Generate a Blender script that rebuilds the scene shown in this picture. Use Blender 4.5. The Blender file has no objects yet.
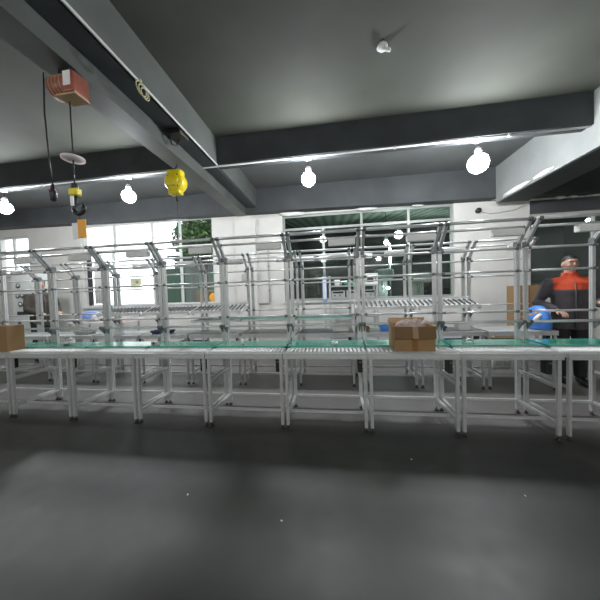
import bpy, bmesh, math, random
from mathutils import Vector, Matrix, Quaternion
random.seed(7)
PI = math.pi
scene = bpy.context.scene
COL = scene.collection

# ------------------------------------------------------------------ materials
def mat(name, color, rough=.5, metal=0., noise=0., scale=8., bump=0., emit=None, estr=0., spec=.5, second=None, coat=0.):
    m = bpy.data.materials.new(name); m.use_nodes = True
    nt = m.node_tree; b = nt.nodes['Principled BSDF']
    b.inputs['Base Color'].default_value = (*color, 1)
    b.inputs['Roughness'].default_value = rough
    b.inputs['Metallic'].default_value = metal
    b.inputs['Specular IOR Level'].default_value = spec
    b.inputs['Coat Weight'].default_value = coat
    if emit:
        b.inputs['Emission Color'].default_value = (*emit, 1)
        b.inputs['Emission Strength'].default_value = estr
    tc = nt.nodes.new('ShaderNodeTexCoord')
    n = nt.nodes.new('ShaderNodeTexNoise'); n.inputs['Scale'].default_value = scale; n.inputs['Detail'].default_value = 5
    nt.links.new(tc.outputs['Object'], n.inputs['Vector'])
    r = nt.nodes.new('ShaderNodeValToRGB')
    c2 = second or tuple(min(1, c * (1 + noise)) for c in color)
    c1 = color if second else tuple(c * (1 - noise) for c in color)
    r.color_ramp.elements[0].color = (*c1, 1); r.color_ramp.elements[0].position = .3
    r.color_ramp.elements[1].color = (*c2, 1); r.color_ramp.elements[1].position = .7
    nt.links.new(n.outputs['Fac'], r.inputs['Fac']); nt.links.new(r.outputs['Color'], b.inputs['Base Color'])
    if bump:
        bp = nt.nodes.new('ShaderNodeBump'); bp.inputs['Strength'].default_value = bump; bp.inputs['Distance'].default_value = .02
        nt.links.new(n.outputs['Fac'], bp.inputs['Height']); nt.links.new(bp.outputs['Normal'], b.inputs['Normal'])
    return m

M = {}
M['alu'] = mat('aluminium', (.66, .665, .67), .34, .5, .05, 20)
M['alu_dull'] = mat('dull_aluminium', (.54, .545, .55), .42, .5, .08, 20)
M['clamp'] = mat('grey_clamp', (.16, .165, .17), .45, .6, .1)
M['black'] = mat('black_plastic', (.012, .012, .013), .45, 0, .2)
M['white_pl'] = mat('white_plastic', (.78, .78, .77), .4, 0, .03)
M['roller'] = mat('roller_plastic', (.74, .74, .73), .35, .1, .03)
M['belt'] = mat('green_belt', (.025, .29, .20), .2, 0, .12, 6, spec=.7, coat=.15)
M['greenshelf'] = mat('green_mat', (.03, .21, .15), .35, 0, .1, 6)
M['carton'] = mat('brown_cardboard', (.27, .155, .068), .85, 0, .07, 5)
M['carton_d'] = mat('dark_cardboard', (.165, .088, .036), .85, 0, .07, 5)  # darker cardboard of the folded front flap
M['carton_in'] = mat('pale_cardboard', (.46, .30, .17), .85, 0, .06, 5)
M['tape'] = mat('parcel_tape', (.22, .10, .025), .25, 0, .05)
M['bubble'] = mat('bubble_wrap', (.55, .42, .38), .3, 0, .25, 22, .6)
M['bubble_w'] = mat('clear_wrap', (.55, .56, .55), .25, 0, .25, 22, .6)
M['wall'] = mat('white_plaster', (.72, .70, .665), .8, 0, .05, 2.5, .05)
M['plaster'] = mat('bright_plaster_filler', (.86, .85, .82), .8, 0, .04, 9, .3)
M['beam_dark'] = mat('dark_painted_concrete', (.030, .035, .038), .75, 0, .25, 2.5, .1)
M['beam_back'] = mat('slate_painted_concrete', (.055, .06, .064), .75, 0, .25, 1.5, .1)
M['beam_mid'] = mat('grey_painted_concrete', (.075, .084, .078), .7, 0, .18, 2.2, .1)
M['beam_light'] = mat('light_grey_concrete', (.26, .27, .265), .7, 0, .12, 2.2, .1)
M['ceil'] = mat('olive_ceiling_shaded', (.040, .044, .034), .8, 0, .25, 1.2, .1)  # front bay: its shade is put into this darker colour
M['ceil_back'] = mat('grey_ceiling_lit_bay', (.085, .09, .088), .8, 0, .15, 1.2, .1)  # back bay: lamplight on it is put into this paler colour
M['girder'] = mat('grey_steel_girder', (.075, .083, .077), .5, .1, .2, 3)
M['conduit'] = mat('white_conduit', (.62, .62, .60), .5, 0, .03)
M['frame_w'] = mat('white_window_frame', (.68, .69, .68), .4, .1, .03)
M['frame_g'] = mat('grey_window_frame', (.35, .38, .36), .45, .3, .05)
M['frame_d'] = mat('dark_window_frame', (.05, .055, .06), .45, .3, .05)
M['yellow'] = mat('yellow_enamel', (.80, .62, .01), .35, 0, .06)
M['orange'] = mat('orange_plastic', (.85, .36, .01), .5, 0, .05)
M['red'] = mat('red_enamel', (.24, .06, .035), .45, 0, .25, 9)
M['darkmetal'] = mat('dark_steel', (.03, .03, .032), .4, .6, .15)
M['rope'] = mat('pale_rope', (.45, .42, .25), .8, 0, .15, 40)
M['bulb'] = mat('lit_bulb', (1, 1, 1), .4, 0, 0, emit=(.93, .97, 1.), estr=250)
M['bulb_fill'] = mat('fill_bulb', (1, 1, 1), .4, 0, 0, emit=(.95, .98, .96), estr=260)  # glow of the added bulbs behind the viewer
M['bulb_far'] = mat('lit_bulb_far', (1, 1, 1), .4, 0, 0, emit=(.95, .97, 1.), estr=130)
M['blue'] = mat('blue_plastic', (.05, .22, .72), .45, 0, .08)
M['blue_pale'] = mat('pale_blue_plastic', (.22, .34, .72), .45, 0, .15)
M['navy'] = mat('navy_plastic', (.02, .03, .12), .5, 0, .1)
M['greenp'] = mat('green_plastic', (.04, .36, .16), .4, 0, .1)
M['redp'] = mat('dull_red_cloth', (.25, .05, .04), .8, 0, .3, 14)
M['wood'] = mat('pale_wood', (.58, .40, .24), .6, 0, .1, 8)
M['cabinet'] = mat('cabinet_paint', (.66, .69, .66), .45, 0, .03)
M['greymach'] = mat('grey_machine_paint', (.36, .37, .36), .5, 0, .08)
M['darkgreen'] = mat('dark_green_paint', (.012, .05, .03), .5, 0, .2)
M['brownm'] = mat('brown_machine', (.16, .10, .045), .6, 0, .25)
M['paper'] = mat('notice_paper', (.62, .56, .36), .8, 0, .04)
M['paper_g'] = mat('notice_print', (.16, .34, .16), .8, 0, .2)
M['leaf'] = mat('foliage', (.05, .10, .03), .7, 0, .5, 3)
M['bark'] = mat('bark', (.08, .06, .04), .9, 0, .2)
M['skin'] = mat('skin', (.50, .29, .21), .55, 0, .05)
M['hair'] = mat('black_hair', (.010, .009, .008), .55, 0, .2)
M['eye'] = mat('dark_eye', (.02, .013, .01), .3)
M['lip'] = mat('lips', (.35, .13, .11), .5)
M['trousers'] = mat('black_trousers', (.016, .015, .017), .85, 0, .2)
M['shoe'] = mat('black_shoes', (.012, .011, .011), .5)
M['brownjacket'] = mat('dark_brown_jacket', (.045, .036, .028), .85, 0, .25, 10, .2)
M['pink'] = mat('pinkish_white_sheet', (.72, .62, .60), .7, 0, .1)
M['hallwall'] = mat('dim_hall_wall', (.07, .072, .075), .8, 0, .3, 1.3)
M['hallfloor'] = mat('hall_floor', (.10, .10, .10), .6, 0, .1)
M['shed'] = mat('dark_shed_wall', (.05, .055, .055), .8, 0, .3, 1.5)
M['deck'] = mat('pale_grey_deck', (.48, .49, .49), .5, .1, .06)
M['ground'] = mat('pale_yard_concrete', (.6, .6, .58), .9, 0, .1)

def floor_mat():
    m = bpy.data.materials.new('dark_epoxy_floor'); m.use_nodes = True
    nt = m.node_tree; b = nt.nodes['Principled BSDF']
    tc = nt.nodes.new('ShaderNodeTexCoord')
    n = nt.nodes.new('ShaderNodeTexNoise'); n.inputs['Scale'].default_value = .8; n.inputs['Detail'].default_value = 7
    n2 = nt.nodes.new('ShaderNodeTexNoise'); n2.inputs['Scale'].default_value = 9; n2.inputs['Detail'].default_value = 6
    nt.links.new(tc.outputs['Object'], n.inputs['Vector']); nt.links.new(tc.outputs['Object'], n2.inputs['Vector'])
    r = nt.nodes.new('ShaderNodeValToRGB')
    r.color_ramp.elements[0].color = (.015, .016, .0155, 1); r.color_ramp.elements[0].position = .35
    r.color_ramp.elements[1].color = (.034, .034, .027, 1); r.color_ramp.elements[1].position = .7
    nt.links.new(n.outputs['Fac'], r.inputs['Fac'])
    # floor under and behind the benches is paler than the aisle in front
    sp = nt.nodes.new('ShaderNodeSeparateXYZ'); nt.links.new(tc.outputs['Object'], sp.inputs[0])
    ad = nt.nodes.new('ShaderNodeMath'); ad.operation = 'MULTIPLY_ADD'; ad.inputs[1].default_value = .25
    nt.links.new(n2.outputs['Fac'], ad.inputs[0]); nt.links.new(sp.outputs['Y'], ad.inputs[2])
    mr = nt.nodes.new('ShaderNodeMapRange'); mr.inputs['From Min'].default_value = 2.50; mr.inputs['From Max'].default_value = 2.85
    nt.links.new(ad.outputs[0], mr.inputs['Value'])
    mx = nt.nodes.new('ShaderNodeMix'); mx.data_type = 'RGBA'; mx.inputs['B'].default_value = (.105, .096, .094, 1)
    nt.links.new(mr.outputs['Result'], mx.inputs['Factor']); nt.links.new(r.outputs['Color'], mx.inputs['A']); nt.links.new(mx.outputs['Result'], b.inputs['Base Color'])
    rr = nt.nodes.new('ShaderNodeMapRange'); rr.inputs['To Min'].default_value = .40; rr.inputs['To Max'].default_value = .56
    nt.links.new(n2.outputs['Fac'], rr.inputs['Value']); nt.links.new(rr.outputs['Result'], b.inputs['Roughness'])
    bp = nt.nodes.new('ShaderNodeBump'); bp.inputs['Strength'].default_value = .06; bp.inputs['Distance'].default_value = .02
    nt.links.new(n.outputs['Fac'], bp.inputs['Height']); nt.links.new(bp.outputs['Normal'], b.inputs['Normal'])
    b.inputs['Specular IOR Level'].default_value = .6
    return m
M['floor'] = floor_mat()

def glass_mat(name, tint, gloss=.09):
    m = bpy.data.materials.new(name); m.use_nodes = True
    nt = m.node_tree; nt.nodes.clear()
    o = nt.nodes.new('ShaderNodeOutputMaterial'); mx = nt.nodes.new('ShaderNodeMixShader')
    t = nt.nodes.new('ShaderNodeBsdfTransparent'); g = nt.nodes.new('ShaderNodeBsdfGlossy')
    lw = nt.nodes.new('ShaderNodeLayerWeight'); lw.inputs['Blend'].default_value = .5
    pw = nt.nodes.new('ShaderNodeMath'); pw.operation = 'POWER'; pw.inputs[1].default_value = 4
    fr = nt.nodes.new('ShaderNodeMath'); fr.operation = 'MULTIPLY_ADD'; fr.inputs[1].default_value = .6; fr.inputs[2].default_value = gloss * .5
    nt.links.new(lw.outputs['Facing'], pw.inputs[0]); nt.links.new(pw.outputs[0], fr.inputs[0])
    t.inputs['Color'].default_value = (*tint, 1); g.inputs['Roughness'].default_value = .03
    nt.links.new(fr.outputs[0], mx.inputs['Fac']); nt.links.new(t.outputs[0], mx.inputs[1]); nt.links.new(g.outputs[0], mx.inputs[2])
    nt.links.new(mx.outputs[0], o.inputs['Surface'])
    return m
M['glass'] = glass_mat('window_glass', (.95, .97, .96))
M['glass_dark'] = glass_mat('tinted_window_glass', (.62, .72, .68), .12)

def jacket_mat():
    # grey quilted jacket with an orange yoke above chest height
    m = bpy.data.materials.new('grey_jacket_orange_yoke'); m.use_nodes = True
    nt = m.node_tree; b = nt.nodes['Principled BSDF']; b.inputs['Roughness'].default_value = .8
    tc = nt.nodes.new('ShaderNodeTexCoord'); s = nt.nodes.new('ShaderNodeSeparateXYZ')
    nt.links.new(tc.outputs['Object'], s.inputs[0])
    r = nt.nodes.new('ShaderNodeMapRange'); r.inputs['From Min'].default_value = 1.265; r.inputs['From Max'].default_value = 1.28
    nt.links.new(s.outputs['Z'], r.inputs['Value'])
    mx = nt.nodes.new('ShaderNodeMix'); mx.data_type = 'RGBA'
    mx.inputs['A'].default_value = (.062, .054, .062, 1); mx.inputs['B'].default_value = (.62, .062, .018, 1)
    ab = nt.nodes.new('ShaderNodeMath'); ab.operation = 'ABSOLUTE'; nt.links.new(s.outputs['X'], ab.inputs[0])
    r2 = nt.nodes.new('ShaderNodeMapRange'); r2.inputs['From Min'].default_value = .185; r2.inputs['From Max'].default_value = .20; r2.inputs['To Min'].default_value = 1; r2.inputs['To Max'].default_value = 0
    nt.links.new(ab.outputs[0], r2.inputs['Value'])
    mu = nt.nodes.new('ShaderNodeMath'); mu.operation = 'MULTIPLY'; nt.links.new(r.outputs['Result'], mu.inputs[0]); nt.links.new(r2.outputs['Result'], mu.inputs[1])
    nt.links.new(mu.outputs[0], mx.inputs['Factor']); nt.links.new(mx.outputs['Result'], b.inputs['Base Color'])
    w = nt.nodes.new('ShaderNodeTexNoise'); w.inputs['Scale'].default_value = 14
    nt.links.new(tc.outputs['Object'], w.inputs['Vector'])
    bp = nt.nodes.new('ShaderNodeBump'); bp.inputs['Strength'].default_value = .35; bp.inputs['Distance'].default_value = .03
    nt.links.new(w.outputs['Fac'], bp.inputs['Height']); nt.links.new(bp.outputs['Normal'], b.inputs['Normal'])
    return m
M['jacket'] = jacket_mat()

def corrugated():
    m = bpy.data.materials.new('green_corrugated_roof'); m.use_nodes = True
    nt = m.node_tree; b = nt.nodes['Principled BSDF']; b.inputs['Roughness'].default_value = .6
    tc = nt.nodes.new('ShaderNodeTexCoord'); w = nt.nodes.new('ShaderNodeTexWave'); w.inputs['Scale'].default_value = 1.1; w.inputs['Distortion'].default_value = .4
    nt.links.new(tc.outputs['Object'], w.inputs['Vector'])
    r = nt.nodes.new('ShaderNodeValToRGB'); r.color_ramp.elements[0].color = (.34, .46, .32, 1); r.color_ramp.elements[1].color = (.80, .86, .76, 1)
    nt.links.new(w.outputs['Fac'], r.inputs['Fac']); nt.links.new(r.outputs['Color'], b.inputs['Base Color'])
    return m
M['corr'] = corrugated()

# ------------------------------------------------------------------ mesh builder
class MB:
    def __init__(s): s.v = []; s.f = []; s.mi = []; s.sm = []; s.mats = []; s.cur = 0
    def use(s, m):
        if m not in s.mats: s.mats.append(m)
        s.cur = s.mats.index(m); return s
    def add(s, vs, fs, smooth=False):
        o = len(s.v); s.v += [tuple(p) for p in vs]
        for f in fs: s.f.append([i + o for i in f]); s.mi.append(s.cur); s.sm.append(smooth)
    def box(s, x0, x1, y0, y1, z0, z1, bev=0.):
        if bev <= 0:
            vs = [(x, y, z) for z in (z0, z1) for y in (y0, y1) for x in (x0, x1)]
            s.add(vs, [(0, 2, 3, 1), (4, 5, 7, 6), (0, 1, 5, 4), (2, 6, 7, 3), (0, 4, 6, 2), (1, 3, 7, 5)])
        else:
            bm = bmesh.new(); bmesh.ops.create_cube(bm, size=1)
            for v in bm.verts: v.co = Vector(((x0 + x1) / 2 + v.co.x * (x1 - x0), (y0 + y1) / 2 + v.co.y * (y1 - y0), (z0 + z1) / 2 + v.co.z * (z1 - z0)))
            bmesh.ops.bevel(bm, geom=list(bm.edges), offset=bev, segments=2, affect='EDGES', profile=.5)
            s.bm(bm)
        return s
    def bm(s, bm, smooth=False, mtx=None):
        bm.verts.index_update()
        s.add([(mtx @ v.co if mtx else v.co) for v in bm.verts], [[v.index for v in f.verts] for f in bm.faces], smooth); bm.free(); return s
    def frame(s, p0, p1):
        d = (Vector(p1) - Vector(p0)).normalized()
        up = Vector((0, 0, 1)) if abs(d.z) < .9 else Vector((0, 1, 0))
        a = d.cross(up).normalized(); return d, a, a.cross(d).normalized()
    def bar(s, p0, p1, w, h=None):             # plain rectangular bar
        h = h or w; d, a, b = s.frame(p0, p1); vs = []
        for p in (p0, p1):
            for i, j in ((-1, -1), (1, -1), (1, 1), (-1, 1)): vs.append(Vector(p) + a * (i * w / 2) + b * (j * h / 2))
        s.add(vs, [(0, 1, 5, 4), (1, 2, 6, 5), (2, 3, 7, 6), (3, 0, 4, 7), (3, 2, 1, 0), (4, 5, 6, 7)]); return s
    def profile(s, p0, p1, w, h=None):         # slotted aluminium extrusion: a groove down each face
        h = h or w; d, a, b = s.frame(p0, p1); q = []
        g, t = .17, .30                        # half slot width, slot depth (of half width)
        side = [(-1, -1), (-g, -1), (-g * .8, -1 + t), (g * .8, -1 + t), (g, -1)]
        for k in range(4):
            c, sn = [(1, 0), (0, 1), (-1, 0), (0, -1)][k]
            for x, y in side: q.append((x * c - y * sn, x * sn + y * c))
        n = len(q); vs = []
        for p in (p0, p1):
            for x, y in q: vs.append(Vector(p) + a * (x * w / 2) + b * (y * h / 2))
        fs = [(i, (i + 1) % n, n + (i + 1) % n, n + i) for i in range(n)]
        fs += [list(range(n))[::-1], list(range(n, 2 * n))]
        s.add(vs, fs); return s
    def tube(s, pts, r, seg=10, smooth=True, cap=True):
        pts = [Vector(p) for p in pts]; n = len(pts); rs = r if isinstance(r, (list, tuple)) else [r] * n
        vs = []; prev = None
        for i, p in enumerate(pts):
            d = (pts[min(i + 1, n - 1)] - pts[max(i - 1, 0)]).normalized()
            if prev is None:
                up = Vector((0, 0, 1)) if abs(d.z) < .9 else Vector((0, 1, 0)); a = d.cross(up).normalized()
            else:
                a = (prev - d * prev.dot(d)).normalized()
            prev = a; b = a.cross(d)
            rr = rs[i]; rx, ry = rr if isinstance(rr, tuple) else (rr, rr)
            for k in range(seg):
                t = 2 * PI * k / seg; vs.append(p + a * (rx * math.cos(t)) + b * (ry * math.sin(t)))
        fs = []
        for i in range(n - 1):
            for k in range(seg):
                k2 = (k + 1) % seg; fs.append((i * seg + k, (i + 1) * seg + k, (i + 1) * seg + k2, i * seg + k2))
        if cap: fs += [list(range(seg)), list(range((n - 1) * seg, n * seg))[::-1]]
        s.add(vs, fs, smooth); return s
    def lathe(s, prof, c=(0, 0, 0), seg=20, axis='z', smooth=True):
        vs = []; n = len(prof)
        for r, z in prof:
            for k in range(seg):
                t = 2 * PI * k / seg; p = (r * math.cos(t), r * math.sin(t), z)
                if axis == 'y': p = (p[0], p[2], p[1])
                if axis == 'x': p = (p[2], p[0], p[1])
                vs.append((c[0] + p[0], c[1] + p[1], c[2] + p[2]))
        fs = [(i * seg + k, i * seg + (k + 1) % seg, (i + 1) * seg + (k + 1) % seg, (i + 1) * seg + k) for i in range(n - 1) for k in range(seg)]
        fs += [list(range(seg))[::-1], list(range((n - 1) * seg, n * seg))]
        s.add(vs, fs, smooth); return s
    def ball(s, c, r, sub=3, jitter=0.):
        bm = bmesh.new(); bmesh.ops.create_icosphere(bm, subdivisions=sub, radius=1)
        rx, ry, rz = r if isinstance(r, tuple) else (r, r, r)
        for v in bm.verts:
            k = 1 + random.uniform(-jitter, jitter)
            v.co = Vector((c[0] + v.co.x * rx * k, c[1] + v.co.y * ry * k, c[2] + v.co.z * rz * k))
        return s.bm(bm, True)
    def torus(s, c, R, r, axis='y', seg=24, sq=1.):
        pts = []
        for k in range(seg + 1):
            t = 2 * PI * k / seg; x, z = R * math.cos(t), R * sq * math.sin(t)
            pts.append((c[0] + x, c[1], c[2] + z) if axis == 'y' else ((c[0] + x, c[1] + z, c[2]) if axis == 'z' else (c[0], c[1] + x, c[2] + z)))
        return s.tube(pts, r, 6, True, False)
    def mesh(s, name):
        me = bpy.data.meshes.new(name); me.from_pydata(s.v, [], s.f)
        for m in (s.mats or [M['alu']]): me.materials.append(m)
        me.polygons.foreach_set('material_index', s.mi); me.polygons.foreach_set('use_smooth', s.sm)
        me.update(); bm = bmesh.new(); bm.from_mesh(me); bmesh.ops.recalc_face_normals(bm, faces=bm.faces); bm.to_mesh(me); bm.free()
        return me
    def build(s, name, parent=None, m=None, loc=None, rotz=0):
        if m is not None and not s.mats: s.mats = [m]
        o = bpy.data.objects.new(name, s.mesh(name)); COL.objects.link(o)
        if parent: o.parent = parent
        if loc: o.location = loc
        o.rotation_euler.z = rotz
        return o
def mb(m): return MB().use(m)

def tag(o, label=None, cat=None, group=None, kind=None):
    if label: o['label'] = label
    if cat: o['category'] = cat
    if group: o['group'] = group
    if kind: o['kind'] = kind
    return o
def thing(name, label, cat, loc=(0, 0, 0), rotz=0, group=None):
    o = bpy.data.objects.new(name, None); COL.objects.link(o); o.empty_display_size = .1
    o.location = loc; o.rotation_euler.z = rotz
    return tag(o, label, cat, group)
def copy_tree(o, parent=None):
    c = o.copy(); COL.objects.link(c)
    if parent: c.parent = parent
    for ch in list(o.children): copy_tree(ch, c)
    return c
def struct(b, name): return tag(b.build(name), kind='structure')

# ------------------------------------------------------------------ room shell
XL, XR, YB, YW, ZC = -10.5, 7.2, -4.0, 6.2, 3.82
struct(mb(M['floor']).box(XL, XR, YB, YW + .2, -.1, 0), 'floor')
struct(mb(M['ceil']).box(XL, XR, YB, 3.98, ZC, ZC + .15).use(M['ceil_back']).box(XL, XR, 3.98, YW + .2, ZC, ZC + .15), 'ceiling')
struct(mb(M['wall']).box(XL - .2, XL, YB, YW + .2, 0, ZC), 'wall_left')
struct(mb(M['wall']).box(XR, XR + .2, YB, YW + .2, 0, ZC), 'wall_right')
struct(mb(M['wall']).box(XL - .2, XR + .2, YB - .2, YB, 0, ZC), 'wall_front')
# back wall with its window openings (x0, x1, z0, z1)
W0 = (-9.7, -8.62, 2.1, 3.2); W1 = (-6.92, -3.05, 1.12, 3.36); W2 = (-1.24, 2.68, 1.12, 3.22); W3 = (4.2, 6.6, 1.0, 2.84)
wb = mb(M['wall']); xs = XL
for (a, b, c, d) in (W0, W1, W2, W3):
    wb.box(xs, a, YW, YW + .2, 0, ZC); wb.box(a, b, YW, YW + .2, 0, c); wb.box(a, b, YW, YW + .2, d, ZC); xs = b
wb.box(xs, XR, YW, YW + .2, 0, ZC)
struct(wb, 'wall_back')
struct(mb(M['wall']).box(-2.42, -1.9, YW - .10, YW - .004, 0, 3.18), 'trim_1')      # pilaster of the white wall
# dark beam along the top of the back wall: its lower edge falls gently to the right
b = mb(M['beam_back']); z0, z1 = 3.43, 3.13
b.add([(XL, 5.95, z0), (XR, 5.95, z1), (XR, YW - .003, z1), (XL, YW - .003, z0), (XL, 5.95, ZC), (XR, 5.95, ZC), (XR, YW - .003, ZC), (XL, YW - .003, ZC)],
      [(0, 1, 2, 3), (4, 7, 6, 5), (0, 4, 5, 1), (2, 6, 7, 3), (0, 3, 7, 4), (1, 5, 6, 2)])
struct(b, 'trim_2')
struct(mb(M['beam_back']).box(4.2, 6.6, YW - .02, YW - .002, 2.85, 3.13), 'trim_9')
# cross beams
for i, y in enumerate((3.9, -2.1)):
    struct(mb(M['beam_dark']).box(XL, 3.4, y, y + .17, 3.40, ZC), 'trim_%d' % (3 + i))
struct(mb(M['beam_dark']).box(4.0, XR, 3.9, 4.07, 3.40, ZC), 'trim_5')
# lengthwise beams: left one over the crane girder, right one pale
struct(mb(M['beam_mid']).use(M['beam_mid']).box(-2.5, -1.8, YB, 5.95, 3.402, ZC), 'trim_6')
rb = mb(M['beam_light']).box(3.4, 3.44, YB, 5.95, 3.08, ZC); rb.use(M['beam_dark']).box(3.44, 4.0, YB, 5.95, 3.075, ZC)
struct(rb, 'trim_7')
struct(mb(M['beam_dark']).box(-2.044, -1.83, YB, 5.94, 3.385, 3.401), 'trim_8')       # dark strip covering the bottom face of the beam
# steel crane girder
g = thing('crane_girder', 'grey steel girder running away under the left ceiling beam', 'girder', (-2.15, 0, 3.2))
mb(M['girder']).box(-.10, .10, YB + .05, 5.9, 0, .2).build('girder_web', g)
mb(M['girder']).box(-.125, .125, YB + .05, 5.9, -.012, 0).build('bottom_flange', g)
# plaster filler left along edges
pl = [((-4.0, 6.17, 3.36), (.35, .04, .05)), ((-1.02, 6.17, 3.27), (.28, .04, .08)), ((.75, 6.17, 3.25), (.22, .04, .06)), ((1.9, 6.17, 3.24), (.12, .04, .05)),
      ((3.5, 6.10, 3.28), (.16, .06, .10)), ((3.39, 5.35, 3.13), (.02, .34, .045)), ((3.39, 4.72, 3.135), (.02, .2, .035)), ((4.75, 6.17, 3.2), (.10, .04, .08)), ((5.0, 6.17, 3.22), (.08, .04, .09)), ((5.5, 6.17, 3.17), (.25, .04, .04))]
for i, (c, r) in enumerate(pl):
    struct(mb(M['plaster']).ball((0, 0, 0), r, 3, .16).ball((r[0] * .5, r[1] * .4, -.25 * r[2]), tuple(k * .7 for k in r), 3, .2), 'trim_%d' % (10 + i)).location = c

# windows: frame (with bars) and one pane object each
def window(n, W, fm, gm, vbars, hbars, fw=.05, y=YW + .05):
    x0, x1, z0, z1 = W
    f = mb(fm); e = .003
    f.box(x0 + e, x0 + fw, y, y + .06, z0 + e, z1 - e); f.box(x1 - fw, x1 - e, y, y + .06, z0 + e, z1 - e)
    f.box(x0 + fw, x1 - fw, y, y + .06, z0 + e, z0 + fw); f.box(x0 + fw, x1 - fw, y, y + .06, z1 - fw, z1 - e)
    for x, a, b_ in vbars: f.box(x - fw / 2, x + fw / 2, y + .002, y + .058, a, b_)
    for z in hbars: f.box(x0 + fw, x1 - fw, y + .001, y + .059, z - fw / 2, z + fw / 2)
    o = struct(f, 'window_%d' % n)
    mb(gm).box(x0 + fw, x1 - fw, y + .028, y + .032, z0 + fw, z1 - fw).build('pane', o)
    s = mb(M['frame_w']).box(x0 - .02, x1 + .02, YW - .05, YW - .003, z0 - .05, z0).build('sill', o)
    return o
window(0, W0, M['frame_w'], M['glass'], [(-9.2, 2.12, 3.18)], [2.72])
o = window(1, W1, M['frame_w'], M['glass'], [(-5.93, 2.64, 3.33), (-4.8, 1.14, 3.33), (-4.0, 1.14, 3.33), (-6.0, 1.14, 2.6)], [2.64])
mb(M['frame_d']).box(-6.80, -6.72, YW + .04, YW + .115, 1.15, 2.6).build('sash_bar', o)
cb = mb(M['white_pl'])
for k in range(9): cb.tube([(-6.55 + k * .035, YW + .02 + .012 * (k % 2), 1.2), (-6.56 + k * .037, YW + .025, 1.9), (-6.5 + k * .02, YW + .02, 2.55)], .02, 8)
cu = cb.build('curtain', o)
window(2, W2, M['frame_g'], M['glass_dark'], [(-.25, 1.14, 2.86), (.66, 1.14, 3.2), (1.72, 1.14, 3.2)], [2.88], .055)
window(3, W3, M['frame_w'], M['glass_dark'], [(5.45, 1.03, 2.80)], [])

# ------------------------------------------------------------------ beyond the glass: yard and neighbouring hall
struct(mb(M['ground']).box(-16, -1.75, YW + .21, 20, -.12, -.02), 'ground')
HX0, HX1, HY1 = -1.6, 9.0, 11.5
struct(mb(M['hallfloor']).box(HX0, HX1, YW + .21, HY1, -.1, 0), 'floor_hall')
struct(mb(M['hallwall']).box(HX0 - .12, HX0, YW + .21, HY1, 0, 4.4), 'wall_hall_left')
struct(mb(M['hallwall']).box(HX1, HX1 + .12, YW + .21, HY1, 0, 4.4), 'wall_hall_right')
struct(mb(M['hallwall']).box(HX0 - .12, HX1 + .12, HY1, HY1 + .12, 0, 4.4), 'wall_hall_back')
b = mb(M['corr']); b.add([(HX0 - .12, YW + .21, 3.30), (HX1 + .12, YW + .21, 3.30), (HX1 + .12, HY1, 4.2), (HX0 - .12, HY1, 4.2), (HX0 - .12, YW + .21, 3.40), (HX1 + .12, YW + .21, 3.40), (HX1 + .12, HY1, 4.3), (HX0 - .12, HY1, 4.3)],
      [(0, 1, 2, 3), (4, 7, 6, 5), (0, 4, 5, 1), (2, 6, 7, 3), (0, 3, 7, 4), (1, 5, 6, 2)])
struct(b, 'ceiling_hall')

# ------------------------------------------------------------------ lamps
def lamp(x, y, z, top, label, grp, m='bulb', r=.10):
    t = thing('pendant_lamp', label, 'lamp', (x, y, z), 0, grp)
    mb(M['black']).tube([(0, 0, r * 1.1 + .08), (0, 0, top - z)], .006, 6).build('cord', t)
    mb(M['white_pl']).lathe([(.03, r * .85), (.042, r * .95), (.042, r * 1.1 + .05), (.02, r * 1.1 + .08)], seg=16).build('lamp_holder', t)
    prof = [(.001, -r)] + [(r * math.sin(a), -r * math.cos(a)) for a in [PI * k / 12 for k in range(1, 10)]] + [(.04, r * .86)]
    mb(M[m]).lathe(prof, seg=24).build('bulb', t)
    mb(M['white_pl']).lathe([(.05, top - z - .03), (.045, top - z - .001)], seg=16).build('ceiling_rose', t)
    return t
LY = 3.985
for x, z, lab in ((2.05, 3.07, 'brightest hanging bulb, the one right of centre below the cross beam'), (-.36, 3.07, 'hanging lit bulb near the centre of the picture below the cross beam'),
               (-3.45, 3.07, 'hanging lit bulb left of the yellow balancer below the cross beam'), (-6.0, 3.07, 'hanging lit bulb at the far left edge')):
    lamp(x, LY, z, 3.40, lab, 'lit bulbs under the cross beam', r=.13 if x > 1 else .105)
for x, lab in ((-5.2, ''), (-.6, ''), (2.4, '')):  # bulbs added out of view to light bench fronts and floor
    lamp(x, -2.015, 3.05, 3.40, 'added unseen fill bulb hanging under the beam behind the viewer', 'added fill bulbs behind the viewer', 'bulb_fill')
for x, y, z, lab in ((1.42, 7.3, 2.62, 'lit bulb seen through the middle window, left of the bright tube'), (3.2, 9.3, 3.1, 'lit bulb deep in the next hall behind the middle window'),
                (6.1, 9.2, 3.0, 'lit bulb seen through the dark right window, nearer its left side'), (7.2, 8.4, 3.1, 'lit bulb seen through the dark right window, further right')):
    lamp(x, y, z, 3.30 + (y - YW - .21) / (HY1 - YW - .21) * .9, lab, None, 'bulb_far', .06)
t = thing('tube_light', 'bright upright tube light behind the middle window', 'lamp', (1.75, 8.5, 0))
mb(M['greymach']).lathe([(.16, 0), (.16, .03), (.03, .05), (.025, 2.3)], seg=16).build('stand', t)
mb(M['bulb_far']).tube([(0, -.05, 2.15), (0, -.05, 2.75)], .022, 10).build('tube', t)
mb(M['greymach']).box(-.03, .03, -.02, .02, 2.1, 2.8).build('backing', t)
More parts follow.
